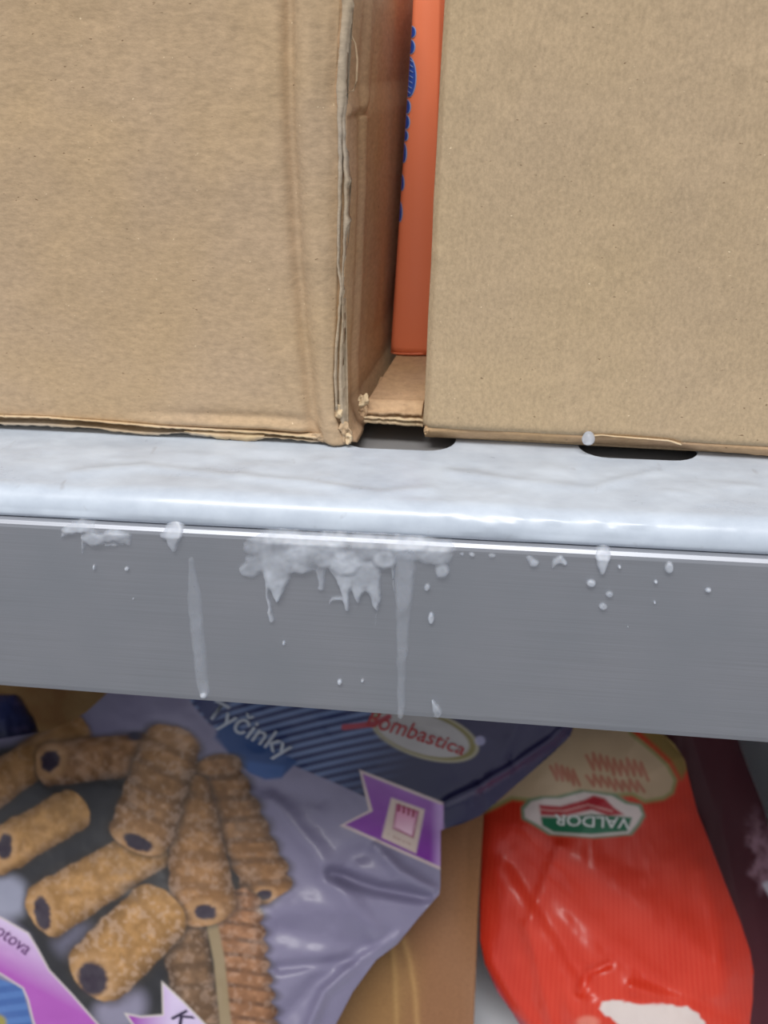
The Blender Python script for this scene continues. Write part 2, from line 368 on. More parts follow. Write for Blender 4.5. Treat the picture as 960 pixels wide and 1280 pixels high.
icemesh('frost_patch', [
    E_(335, 685, 24, 16, .65), E_(312, 712, 14, 11, .6), E_(322, 702, 16, 12, .6), C_([(345, 690, 26), (347, 722, 16), (348, 749, 3)], .85), C_([(334, 728, 3), (337, 760, 2.5), (339, 775, 3.6)], .7),
    E_(378, 694, 38, 18, .9), E_(372, 706, 26, 11, .9), C_([(402, 692, 14), (401, 715, 7), (402, 733, 4)], .7), E_(404, 698, 15, 11, 1), E_(432, 702, 23, 19, 1.1), C_([(432, 715, 15), (433, 738, 7), (433, 762, 2.5)], .8), C_([(413, 752, 2.5), (420, 747, 3), (430, 747, 3)], .6),
    C_([(452, 712, 18), (448, 750, 4)], .75), C_([(462, 715, 17), (469, 738, 9), (471, 760, 3)], .75), C_([(471, 758, 2), (468, 782, 1.4)], .4), E_(481, 697, 16, 13, 1), E_(350, 673, 42, 9, .6), E_(425, 676, 50, 10, .65), E_(505, 681, 46, 9, .6), E_(548, 685, 26, 8, .55), E_(440, 684, 100, 17, .75), E_(350, 684, 46, 16, .75), E_(400, 690, 60, 18, .8),
    E_(530, 691, 30, 13, .55), E_(545, 695, 24, 12, .7), E_(553, 712, 11, 10, .8), C_([(491, 698, 3), (493, 742, 1.8)], .6)], M['ice'], 0.0022, 1.8)
icemesh('ice_drip', [C_([(507, 688, 16), (506, 720, 13), (504, 765, 10), (502, 830, 6.5), (501, 893, 4.8)], .9)], M['ice_thin'], 0.0016, 1.0)
for d in ([E_(577, 692, 4, 3, .7), E_(590, 693, 5, 4, .7)], [E_(615, 694, 5, 3.5, .7)], [E_(667, 703, 7, 6, .8), E_(662, 698, 6, 4, .6)], [C_([(689, 711, 2), (694, 702, 5), (700, 699, 5), (707, 704, 4)], .7)],
          [C_([(754, 696, 11), (753, 704, 8), (753, 714, 4)], .9)]):
    icemesh('frost_patch', d, M['ice'], 0.0015, 1.0)
for (cx, cy, rx, ry) in ((118, 709, 2.2, 4.2), (159, 710, 3.4, 3.2), (167, 748, 1.8, 1.8), (123, 793, 1.6, 1.4), (355, 803, 3, 3.2), (425, 852, 3.6, 4), (453, 850, 2.8, 2.8), (539, 772, 4.6, 7.5), (534, 733, 4.5, 5), (739, 728, 6.8, 5), (762, 742, 6, 4.6), (754, 757, 6, 4.8), (774, 708, 2.6, 3), (819, 726, 3.2, 2.8), (818, 752, 2.2, 2), (836, 709, 6.5, 7.5), (885, 737, 4.5, 3.6), (785, 783, 1.6, 1.4)):
    icemesh('ice_droplet', [E_(cx, cy, rx, ry, .95)], M['ice'], 0.0013, 0.6, 0.6)
icemesh('ice_droplet', [C_([(541, 874, 2), (545, 884, 5.5), (547, 889, 6.5)], 1)], M['ice'], 0.002, 0.4, 0.7, 'largest pear-shaped ice drop at the rail bottom')

# ------------------------------------------------------------------ upper left carton
PA = onZ(0, 536, ZT+0.0004); PB = onZ(432, 556, ZT+0.0004)
dirL = unit(PB-PA); nL = unit(np.cross(dirL, (0, 0, 1)));
if nL[1] > 0: nL = -nL
def L(px, py, off=0.0):
    return onplane(px, py, PB+nL*off, nL) if np.ndim(off) == 0 else onplane(px, py, PB, nL)+nL*off[..., None]
backL = -nL
box1 = tag(empty('cardboard_box'), 'brown cardboard box on the left with a torn right corner and frayed bottom edge', 'box')
xr = lut([(-60, 425), (0, 425), (60, 422), (110, 420), (150, 424), (250, 424), (400, 420), (470, 417), (520, 419), (545, 428), (556, 440)])
yb = lut([(-150, 512), (0, 519), (60, 521), (130, 526), (200, 531), (260, 533), (330, 536), (384, 541), (392, 547), (415, 553), (440, 555)])
nr, nc = 240, 220
U = np.linspace(0, 1, nc)[None, :]; Vv = np.linspace(0, 1, nr)[:, None]
x_g = -150+(xr(-60+Vv*615)+150)*U; y_g = -60+(yb(x_g)+60)*Vv
for _ in range(3): x_g = -150+(xr(y_g)+150)*U; y_g = -60+(yb(x_g)+60)*Vv
xc = lut([(-60, 352), (0, 356), (150, 358), (300, 366), (400, 374), (500, 384), (560, 390)])(y_g)
h = -0.003*np.exp(-((x_g-xc-4)/9)**2)+0.0026*np.exp(-((x_g-xc-30)/17)**2)-0.0012*sstep(xr(y_g)-16, xr(y_g), x_g)
h += 0.0008*fbm(x_g/90, y_g/110, 0)+0.00025*fbm(x_g/25, y_g/25, 2)
lip = np.clip((x_g-150)/120, 0, 1)*np.clip((400-x_g)/30, 0, 1)
h += 0.0016*lip*np.exp(-((yb(x_g)-y_g-5)/5)**2)-0.001*lip*np.exp(-((yb(x_g)-y_g-14)/6)**2)
cr = np.exp(-(np.hypot(x_g-410, (y_g-535)*1.3)/26)**2); h += cr*(0.001*fbm(x_g/12, y_g/9, 5)+0.0006)
P = L(x_g, y_g)+nL*h[..., None]
closed_sheet('front_panel', P, backL*0.007, M['card_left'], box1)
# side panel: runs back from the corner, seen in the gap
ZFL = ZT+0.0125
a0 = onZ(447, 511, ZFL); a1 = onZ(490, 445, ZFL); dirS = unit((a1-a0)*np.array([1, 1, 0])); nS = np.array([dirS[1], -dirS[0], 0.0])
cornr = L(434, 556)-nL*0.0015
DS = 0.2
sd = np.linspace(0, DS, 120)[None, :]; tz = np.linspace(0, 1, 160)[:, None]
ztop = float(L(425, -60)[2])
Pz = ztop+(ZT+0.0012-ztop)*tz; base = (cornr+nS*0.0)
yy_edge = np.interp(Pz[:, 0], *zip(*sorted((float(L(xx+8, yv)[2]), i) for i, (xx, yv) in enumerate(zip(xr(np.linspace(-60, 556, 60)), np.linspace(-60, 556, 60))))))
pyv = -60+yy_edge*(616/59); edge = L(xr(pyv)+8, pyv)-nL*0.001           # the corner line follows the torn edge
P = edge[:, None, :]+sd[..., None]*dirS; P[..., 2] = Pz
q = topx(P); qx, qy = q[..., 0], q[..., 1]
hs = 0.0007*fbm(sd*60+0*tz, Pz*30, 1)-0.001*np.exp(-((sd-0.018-0.02*(Pz-0.02))/0.003)**2)+0.0008*np.exp(-((sd-0.024-0.02*(Pz-0.02))/0.004)**2)
tabp = [(470, -20), (468, 60), (462, 115), (457, 140), (440, 144)]
d, _t = segd(qx, qy, tabp); hs = hs-0.0009*np.exp(-(d/3.5)**2)+0.0012*(inside(qx, qy, [(430, -60), (470, -60), (468, 60), (462, 115), (455, 140), (430, 144)]))*sstep(0, 5, d)
hs = hs*sstep(0, 0.004, sd)
P = P+nS*hs[..., None]
closed_sheet('side_panel', P, -nS*0.010, M['card_inner'], box1)
# torn liner ends standing along the corner
def strip(name, left, right, mat, parent, depth, off=0.0005, n=90, y0=-50, y1=548, jit=0.7):
    yv = np.linspace(y0, y1, n); l = lut(left)(yv)+jit*2*vnoise(yv/7, yv*0+3, 2); r = lut(right)(yv)+jit*2*vnoise(yv/6, yv*0+9, 4); r = np.maximum(r, l+1.2)
    pl = L(l, yv, off); pr = L(r, yv, off); wav = (0.0004*fbm(yv/18, yv*0, 3))[:, None]*nL
    mid = (pl+pr)/2+nL*0.0005+wav
    G = np.stack([pl+wav, mid, pr+wav], 1)
    return closed_sheet(name, G, backL*depth, mat, parent)
strip('torn_edge', [(-50, 427), (20, 427), (60, 424), (110, 420), (130, 421), (200, 423), (330, 421), (360, 425), (420, 420), (470, 417), (512, 419)], [(-50, 441), (5, 440), (28, 437), (60, 433), (118, 431), (150, 427), (220, 427), (330, 423), (360, 428), (420, 422.5), (470, 420), (512, 422)], M['liner'], box1, 0.004, 0.0012, y1=512)
strip('torn_edge', [(120, 426), (160, 426), (220, 430), (250, 430), (300, 429), (345, 427), (400, 427), (470, 423), (512, 423), (545, 430)], [(120, 432), (160, 431), (220, 434), (226, 437), (235, 434), (272, 434), (278, 437), (290, 432), (345, 429), (400, 429), (470, 427), (512, 429), (545, 434)], M['liner'], box1, 0.005, 0.0002, y0=120, y1=545)
def curl(name, pts, rad, mat, parent, jit=0.5): return tube(name, pts, rad, mat, parent, 9, jit)
curl('torn_ridge', [L(x, y, -0.0035+0.0002*i) for i, (x, y) in enumerate([(437, 40), (444, 55), (446.5, 75), (446, 100), (442, 113), (434, 116)])], [.0002, .0003, .0004, .0004, .0003, .0002], M['card_left'], box1, 0.3)
def flake(name, fun, cx, cy, rx, ry, amp, off, mat, parent, k=0, n=18):
    """a crumpled scrap of torn board: wavy, ragged-edged, with thickness"""
    u = np.linspace(-1, 1, n); gx, gy = np.meshgrid(u, u); rr = np.maximum(np.abs(gx), np.abs(gy)); ln = np.hypot(gx, gy)+1e-9
    th = np.arctan2(gy, gx); e = 1+0.35*vnoise(th*1.6+9+k*3, th*0+k, k); X_ = cx+gx/ln*rr*rx*e; Y_ = cy+gy/ln*rr*ry*e
    o_ = off+amp*(2*fbm(X_/5.0+k*7, Y_/6.0, k+2)+0.6*(1-rr*rr))
    return closed_sheet(name, fun(X_, Y_, o_), backL*0.0008, mat, parent)
flake('crumpled_corner', L, 431, 540, 9, 12, 0.0012, 0.0006, M['card_left'], box1, 1)
flake('crumpled_corner', L, 436, 546, 5, 6, 0.0010, 0.0012, M['card_torn'], box1, 3)
flake('crumpled_corner', L, 424, 514, 5, 9, 0.0008, 0.0010, M['card_torn'], box1, 4)
flake('crumpled_corner', L, 408, 546, 17, 6, 0.0009, 0.0006, M['card_left'], box1, 2)
# frayed bottom flaps (two plies) under the front panel
def ply(name, up, lo, x0, x1, mat, off, depth, jit=0.6, n=130):
    xv = np.linspace(x0, x1, n); u = lut(up)(xv); l = np.maximum(lut(lo)(xv)+jit*2*vnoise(xv/6, xv*0+1, 3)+jit*vnoise(xv/2.5, xv*0, 5), u+0.8)
    G = np.stack([L(xv, u, off), L(xv, (u+l)/2, off+0.0006), L(xv, l, off)], 0)
    return closed_sheet(name, G, backL*depth, mat, box1)
ply('bottom_flap', [(-140, 515), (0, 520), (60, 521.5), (130, 527), (200, 533), (300, 538), (400, 546)], [(-140, 516.5), (0, 521.5), (60, 523), (130, 528.5), (200, 535), (300, 540.5), (330, 542), (400, 549)], -140, 400, M['card_torn'], 0.0009, 0.03)
ply('bottom_flap', [(-140, 525), (0, 528.5), (60, 530), (120, 534), (170, 540), (200, 541.5), (236, 540), (262, 542), (300, 543.5), (345, 546.5), (398, 551)], [(-140, 529), (0, 531), (60, 533), (120, 536), (170, 543), (200, 544), (225, 541), (250, 545), (290, 549), (322, 551), (336, 547), (358, 549), (398, 553)], -140, 398, M['liner'], 0.0002, 0.03, 1.0)
ply('torn_patch', [(228, 539), (262, 541), (330, 544)], [(228, 540), (246, 543), (280, 549), (310, 551), (330, 548)], 230, 330, M['card_torn'], 0.0004, 0.004, 1.0, 60)
# rest of the carton behind (left side, top, back, bottom)
cl = L(-150, 534); cl[2] = ZT+0.0008; br_ = cornr.copy(); br_[2] = ZT+0.0008
q0 = cl-nL*0.0035; q1 = br_-nL*0.0035-nS*0.0105; q2 = q1+dirS*DS; q3 = q0+backL*DS
def wallp(name, A, B, t, mat, parent, z0=ZT+0.0008, z1=None):
    z1 = z1 or ztop
    A = np.array(A); B = np.array(B); A0, B0, A1, B1 = A.copy(), B.copy(), A.copy(), B.copy(); A0[2] = B0[2] = z0; A1[2] = B1[2] = z1
    return prism(name, [A0, B0, B1, A1], t, mat, parent)
wallp('back_panel', q3, q2, backL*0.003, M['card_left'], box1)
wallp('side_panel', q0, q3, unit(dirL)*0.003, M['card_left'], box1)
prism('top_panel', [np.array([p[0], p[1], ztop-0.003]) for p in (q0, q1, q2, q3)], (0, 0, 0.003), M['card_left'], box1)
prism('bottom_panel', [np.array([p[0], p[1], ZT+0.0008]) for p in (q0, q1, q2, q3)], (0, 0, 0.003), M['card_left'], box1)

# ------------------------------------------------------------------ upper right carton
RA = onZ(530, 556, ZT+0.0003); RB = onZ(960, 579, ZT+0.0003); dirR = unit(RB-RA); nR = unit(np.cross(dirR, (0, 0, 1)))
if nR[1] > 0: nR = -nR
def Rr(px, py, off=0.0):
    return onplane(px, py, RA+nR*off, nR) if np.ndim(off) == 0 else onplane(px, py, RA, nR)+nR*off[..., None]
box2 = tag(empty('cardboard_box'), 'plain brown cardboard box on the right with a round ice drop at its bottom', 'box')
xl = lut([(-60, 558), (0, 555), (100, 549), (200, 544), (250, 541), (330, 538), (400, 534), (500, 530), (540, 527)])
ybr = lut([(520, 535), (560, 537), (640, 541), (735, 546), (760, 546), (840, 551), (850, 554), (960, 560), (1030, 564)])
nr, nc = 170, 200; U = np.linspace(0, 1, nc)[None, :]; Vv = np.linspace(0, 1, nr)[:, None]; XE = 1030
y_g = -60+600*Vv+0*U
for _ in range(4): l_ = xl(y_g); x_g = l_+(XE-l_)*U; y_g = -60+(ybr(x_g)+60)*Vv
h = 0.0007*fbm(x_g/120, y_g/120, 3)+0.0002*fbm(x_g/30, y_g/30, 5)-0.0025*(1-sstep(0, 12, x_g-xl(y_g)))**2-0.0012*(1-sstep(0, 8, ybr(x_g)-y_g))**2
h += 0.00045*np.exp(-(np.hypot(x_g-545, y_g-322)/10)**2)
P = Rr(x_g, y_g)+nR*h[..., None]
closed_sheet('front_panel', P, -nR*0.003, M['card_right'], box2)
# folded bottom edge strip tucked under, its own frayed line
xv = np.linspace(531, 1028, 150); u = ybr(xv)-1.0; lo = lut([(531, 546), (560, 547), (640, 549), (735, 554), (850, 560), (960, 570), (1030, 573)])(xv)+0.8*vnoise(xv/9, xv*0, 2)
G = np.stack([Rr(xv, u, -0.0010), Rr(xv, u*0.5+lo*0.5, -0.0022), Rr(xv, lo, -0.0045)], 0)
closed_sheet('bottom_flap', G, -nR*0.02, M['card_inner'], box2)
xv = np.linspace(738, 852, 60); u = lut([(738, 544), (752, 543), (770, 545), (835, 550), (852, 555)])(xv); G = np.stack([Rr(xv, u, -0.0004), Rr(xv, u+0.8, 0.0001), Rr(xv, u+1.7+0.8*vnoise(xv/6, xv*0, 1), 0.0001)], 0)
closed_sheet('torn_edge', G, -nR*0.002, M['card_torn'], box2)
flake('crumpled_corner', Rr, 533, 541, 4, 6, 0.0008, -0.002, M['card_inner'], box2, 6)
DR = 0.10; s0 = Rr(531, 556)-nR*0.0036; s1 = Rr(1026, 584)-nR*0.0036; s0 = np.array([s0[0], s0[1], 0]); s1 = np.array([s1[0], s1[1], 0])
t0 = Rr(556, -55)-nR*0.0036; bk = dirS/dirS[1]*DR
zt2 = float(Rr(556, -60)[2]); zb2 = ZT+0.0003
lx = [(np.array(Rr(float(xl(y))+2.0, y))-nR*0.0032) for y in (-58, 50, 150, 250, 350, 450, 536)]
lx[-1][2] = zb2+0.004
prism('side_panel', [lx[0], *lx[1:], lx[-1]+bk, lx[0]+bk*1.0], np.array([0.003, 0, 0]), M['card_inner'], box2)
prism('side_panel', [(s1[0]-.001, s1[1], zb2), (s1[0]-.001, s1[1], zt2), (s1[0]-.001, s1[1]+DR, zt2), (s1[0]-.001, s1[1]+DR, zb2)], (-0.003, 0, 0), M['card_right'], box2)
prism('bottom_panel', [(s0[0]+.004, s0[1]+.004, zb2), (s1[0]-.005, s1[1]+.004, zb2), (s1[0]-.005, s1[1]+DR, zb2), (s0[0]+.004+bk[0], s0[1]+DR, zb2)], (0, 0, 0.003), M['card_right'], box2)
prism('top_panel', [(lx[0][0]+.003, lx[0][1], zt2-0.003), (s1[0]-.004, s1[1], zt2-.003), (s1[0]-.004, s1[1]+DR, zt2-.003), (lx[0][0]+.003+bk[0], lx[0][1]+DR, zt2-.003)], (0, 0, 0.003), M['card_right'], box2)
prism('back_panel', [(s0[0]+.004+bk[0], s0[1]+DR, zb2), (s1[0]-.004, s1[1]+DR, zb2), (s1[0]-.004, s1[1]+DR, zt2), (lx[0][0]+.003+bk[0], lx[0][1]+DR, zt2)], (0, 0.003, 0), M['card_right'], box2)
def drop(name, c, r, mat, parent, sq=(1, 1, 1)):
    import bmesh
    bm = bmesh.new(); bmesh.ops.create_icosphere(bm, subdivisions=4, radius=1)
    for v in bm.verts:
        k = 1+0.06*math.sin(3*v.co.x+2*v.co.z)
        v.co = Vector((c[0]+v.co.x*r*sq[0]*k, c[1]+v.co.y*r*sq[1]*k, c[2]+v.co.z*r*sq[2]))
    me = bpy.data.meshes.new(name); bm.to_mesh(me); bm.free(); me.materials.append(mat)
    for p in me.polygons: p.use_smooth = True
    o = bpy.data.objects.new(name, me); COL.objects.link(o); o.parent = parent; return o
o = drop('ice_droplet', Rr(735.5, 548, 0.0016), 0.0023, M['clear'], box2, (1, 1, 1.15)); o['label'] = 'clear round ice drop'

# ------------------------------------------------------------------ torn tray flap and orange carton in the gap
flapn = tag(empty('cardboard_flap'), 'torn brown cardboard flap lying in the gap under the orange carton', 'cardboard')
fr_l = onZ(452, 506, ZFL); xend = float(Rr(529, 535)[0])-0.0006
nr, nc = 60, 60; U = np.linspace(0, 1, nc)[None, :]; Vv = np.linspace(0, 1, nr)[:, None]
yfr = float(fr_l[1]); yend = float(a1[1])+0.05
Yg = yfr+(yend-yfr)*(Vv**1.5)+0*U
xleft = a0[0]+(Yg-a0[1])*dirS[0]/dirS[1]+0.0017
xe = xend+(Yg-yfr)*dirS[0]/dirS[1]*0.9-0.0006; Xg = xleft+(xe-xleft)*U
front = np.exp(-((Yg-yfr)/0.004)**2)
Zg = ZFL+0.0006*fbm(Xg*300, Yg*200, 2)*front+0.0008*np.exp(-((Yg-yfr-0.0045)/0.002)**2)-0.0025*front*front
Yg = Yg+0.0012*fbm(Xg*400, 0*Yg, 1)*front
P = np.stack([Xg, Yg, Zg], -1)[::-1]
closed_sheet('upper_ply', P, (0, 0, -0.0012), M['card_inner'], flapn)
def plyz(name, z, y0, th, mat, jit, slope=0.0):
    xv = np.linspace(float(xleft[0, 0])-0.0005, xend, 60); yf = y0+jit*fbm(xv*500, xv*0, 3); dz = 0.0008*fbm(xv*250, xv*0, 6)+slope*(xv-xv[0])
    G = np.stack([np.stack([xv, yf+k, z+dz*(1 if k < 0.01 else 0.3)], -1) for k in (0.03, 0.004, 0.0)], 0)
    return closed_sheet(name, G, (0, 0, -th), mat, flapn)
plyz('lower_ply', ZFL-0.0044, yfr-0.0004, 0.0006, M['card_torn'], 0.0012, -0.03)
plyz('lower_ply', ZFL-0.0058, yfr+0.0003, 0.0012, M['card_torn'], 0.0008, -0.05)
boxm('spacer_ply', (float(xleft[0, 0])+0.001, yfr+0.02, ZT+0.0002), (xend-0.001, yfr+0.04, ZFL-0.0025), M['card_inner'], flapn)
def Yp(x, y, o): P = onY(x, y, yfr+0.001); P[..., 1] = P[..., 1]-o; return P
flake('crumpled_corner', Yp, 456, 500, 7, 8, 0.0012, 0.0012, M['card_torn'], flapn, 2)
flake('crumpled_corner', Yp, 454, 511, 6, 9, 0.0010, 0.0008, M['card_inner'], flapn, 5)

orange = tag(empty('orange_carton'), 'slim glossy orange carton with blue scallops standing in the gap between the two brown boxes', 'carton')
YO = float(onZ(489, 444, ZFL)[1])
ox_r = xend-0.0003
lefte = lut([(-60, 520), (0, 516), (40, 514), (200, 503.5), (300, 497), (440, 488)])
yv = np.linspace(-60, 441, 60); lp = onY(lefte(yv), yv, YO)
zb = ZFL+0.0008; lp[-1, 2] = zb
nU = 14; U = np.linspace(0, 1, nU)[None, :]
Xo = lp[:, 0][:, None]+(ox_r-lp[:, 0])[:, None]*U; Zo = np.repeat(lp[:, 2][:, None], nU, 1)
ho = 0.0012*np.sin(U*math.pi)+0*Zo-0.0012*(1-sstep(0, 0.12, U))**2
P = np.stack([Xo, YO-ho, Zo], -1)
def So(px, py, off=0.0003):
    p = onY(px, py, YO); z = p[..., 2]; l = np.interp(z, lp[::-1, 2], lp[::-1, 0]); u = np.clip((p[..., 0]-l)/(ox_r-l), 0, 1)
    return np.stack([p[..., 0], YO-(0.0012*np.sin(u*math.pi)-0.0012*(1-sstep(0, 0.12, u))**2)-off, z], -1)
closed_sheet('carton_body', P, dirS*0.06, M['orange'], orange)
tube('bottom_crease', [So(x, 441.5-0*x, -0.0003) for x in np.linspace(489, 530, 10)], 0.0005, M['orange'], orange)
def scallop(y0, y1, xmax):
    cy = (y0+y1)/2; ry = (y1-y0)/2; out = []
    for name, mat, off, g in (('blue_line', 'blue_line', 0.00022, 0.0), ('blue_scallop', 'blue_print', 0.0004, 1.3)):
        th = np.linspace(-math.pi/2, math.pi/2, 17); le = lefte(cy+(ry-g)*np.sin(th))+0.3
        x = np.maximum(le+0.2, lefte(cy)+(xmax-lefte(cy)-g)*np.cos(th)); y = cy+(ry-g)*np.sin(th)
        n = 5; G = np.stack([So(le+(x-le)*k/(n-1), y, off) for k in range(n)], 1)
        o = mesh_np('scallop_outline' if g == 0 else 'blue_scallop', G.reshape(-1, 3), gridfaces(len(th), n), M[mat], orange)
for a in ((32, 48, 520.5), (49, 68, 519.5), (70, 122, 521), (124, 143, 514), (143, 162, 513), (162, 177, 511), (178, 204, 509), (218, 239, 506), (252, 278, 503.5)): scallop(*a)
for k in range(7):
    yy = 76+k*6.6; tube('scallop_rib', [So(np.array(lefte(yy)+1+t*5.2*math.sqrt(max(0.05, 1-((yy-96)/27)**2))), np.array(yy-1.5+3*t), 0.0005) for t in (0, 0.5, 1)], 0.00012, M['blue_line'], orange, 5)

# ------------------------------------------------------------------ lower packages: lean back at a common slope
NP = unit((0, -0.753, 0.657))*1.3; P0 = np.array([0, 0.1889, -0.2236])
def disp(P, h):
    d = P-CAM; d = d/np.linalg.norm(d, axis=-1, keepdims=True); return P+d*(h*1.3/(d@unit(NP)))[..., None]
def bagplane(off): return lambda px, py: onplane(px, py, P0+NP*off, NP)
def paintmix(C, mask, c): return C*(1-mask[..., None])+np.asarray(c if np.ndim(c) == 1 else c)*mask[..., None]
LN = lambda *c: np.array(lin(c))
def edge(px, py, poly, soft=1.2): return sstep(-soft, soft, sdf(px, py, poly))
def ell(px, py, cx, cy, rx, ry, ang=0, soft=0.12):
    a = math.radians(ang); dx, dy = px-cx, py-cy; u = (dx*math.cos(a)+dy*math.sin(a))/rx; v = (-dx*math.sin(a)+dy*math.cos(a))/ry
    return 1-sstep(1-soft, 1+soft, np.hypot(u, v))
def roll(C, px, py, A, B, w0, w1, ridge, amp, tone, hole=None, flour=0.5, seed=0, scal=0.0):
    ax, ay = A; bx, by = B; Ln = math.hypot(bx-ax, by-ay); ux, uy = (bx-ax)/Ln, (by-ay)/Ln
    s = (px-ax)*ux+(py-ay)*uy; t = -(px-ax)*uy+(py-ay)*ux; k = np.clip(s/Ln, 0, 1); w = w0+(w1-w0)*k
    ph = 2*math.pi*s/ridge+(0.09 if scal > 0.1 else 0.03)*t+0.7*vnoise(px/20, py/20, seed)
    w = w*(1+scal*np.abs(np.sin(ph/2))-scal*0.5)+3*fbm(px/14, py/14, seed)
    cap = np.where(s < 0, -s, np.where(s > Ln, s-Ln, 0)); d = np.sqrt(t*t+(cap*1.6)**2)/w
    mk = 1-sstep(0.93, 1.04, d)
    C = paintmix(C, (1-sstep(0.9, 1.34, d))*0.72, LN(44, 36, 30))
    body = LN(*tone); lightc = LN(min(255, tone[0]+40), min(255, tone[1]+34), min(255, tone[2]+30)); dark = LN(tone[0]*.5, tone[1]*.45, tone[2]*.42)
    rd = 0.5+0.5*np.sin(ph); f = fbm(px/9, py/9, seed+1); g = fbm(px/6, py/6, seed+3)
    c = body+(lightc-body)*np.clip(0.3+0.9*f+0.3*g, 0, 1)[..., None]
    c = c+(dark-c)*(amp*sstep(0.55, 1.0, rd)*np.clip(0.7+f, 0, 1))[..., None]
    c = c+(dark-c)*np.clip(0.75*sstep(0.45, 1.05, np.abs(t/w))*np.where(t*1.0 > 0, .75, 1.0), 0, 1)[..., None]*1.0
    fl = np.clip(sstep(0.05, 0.35, g+0.25*np.abs(t/w)-0.08), 0, 1)*flour; c = c+(LN(205, 178, 160)-c)*(fl*0.5)[..., None]
    C = paintmix(C, mk, c)
    if hole:
        hx, hy, rx, ry, an = hole; rimm = ell(px, py, hx, hy, rx*1.7, ry*1.6, an, 0.25)*mk; C = paintmix(C, rimm*0.45, LN(190, 150, 108))
        C = paintmix(C, ell(px+3*g, py+3*f, hx, hy, rx, ry, an, 0.2), LN(52, 42, 56)+0.02*f[..., None])
    return C

# --- pastry pouch
pouch = tag(empty('pastry_bag'), 'white and navy printed pouch of jam-filled pastry rolls lying under the shelf rail', 'bag')
xl_b = lut([(835, 160), (850, 150), (870, 130), (890, 108), (905, 82), (914, 56), (922, 10), (930, -60), (940, -110), (1500, -130)])
xr_b = lut([(835, 738), (870, 728), (900, 720), (920, 713), (940, 693), (960, 670), (985, 641), (1005, 618), (1020, 600), (1030, 577), (1036, 556), (1038, 551), (1108, 550.5), (1118, 549), (1127, 541), (1150, 521), (1180, 497), (1200, 470), (1240, 441), (1280, 420), (1330, 395), (1400, 370), (1500, 350)])
def hp(px, py):
    out = [(735, 835), (720, 900), (713, 920), (641, 985), (600, 1020), (556, 1036)]; d1, _ = segd(px, py, out); d2, _ = segd(px, py, [(552, 1000), (550, 1110), (541, 1127), (497, 1180), (470, 1200), (441, 1240), (420, 1280), (370, 1400)])
    d3, _ = segd(px, py, [(160, 835), (130, 870), (108, 890), (56, 914), (-60, 930)])
    h = 0.016*(1-np.exp(-d1/38))*(1-0.8*np.exp(-d2/55))*(1-np.exp(-d3/60))
    rim = np.exp(-(segd(px, py, [(556, 1003), (600, 982), (640, 958), (690, 924), (720, 893)])[0]/6)**2); h = h+0.0028*rim
    # crumples of the film
    for pts, a, w in (([(340, 1000), (392, 1062), (420, 1105), (470, 1165)], 0.0032, 14), ([(415, 1092), (470, 1110), (540, 1123)], -0.0075, 9), ([(470, 1060), (500, 1090), (548, 1118)], 0.004, 9),
                      ([(430, 1090), (440, 1070), (470, 1062)], -0.003, 12), ([(500, 1172), (450, 1200), (405, 1240), (380, 1300)], 0.004, 8), ([(460, 1190), (400, 1225), (350, 1280)], -0.003, 14), ([(350, 1160), (420, 1180), (480, 1175)], -0.0025, 16),
                      ([(330, 1150), (380, 1130), (430, 1140)], 0.002, 16), ([(350, 1210), (390, 1205), (440, 1200)], -0.0025, 8), ([(300, 960), (330, 985), (400, 1000)], -0.0012, 12), ([(590, 1000), (620, 960), (650, 900)], 0.001, 8), ([(610, 1010), (600, 975)], -0.001, 5), ([(650, 975), (640, 950)], -0.001, 5)):
        h = h+a*np.exp(-(segd(px, py, pts)[0]/w)**2)*(1-np.exp(-np.minimum(d1, d2)/8))
    h = h+0.0035*fbm(px/120, py/120, 1)*(1-np.exp(-np.minimum(d1, d2)/30))+0.0008*fbm(px/35, py/35, 4)*(1-np.exp(-np.minimum(d1, d2)/12))
    return h
bp = bagplane(0.0)
def Sp(px, py, off=0.0): px = np.asarray(px, float); py = np.asarray(py, float); return disp(bp(px, py), hp(px, py)+off)
rows = np.concatenate([np.arange(838, 1290, 1.25), np.arange(1292, 1420, 8.0)])
nc = 520; U = np.linspace(0, 1, nc)[None, :]; y_g = rows[:, None]+0*U; x_g = xl_b(y_g)+(xr_b(y_g)-xl_b(y_g))*U
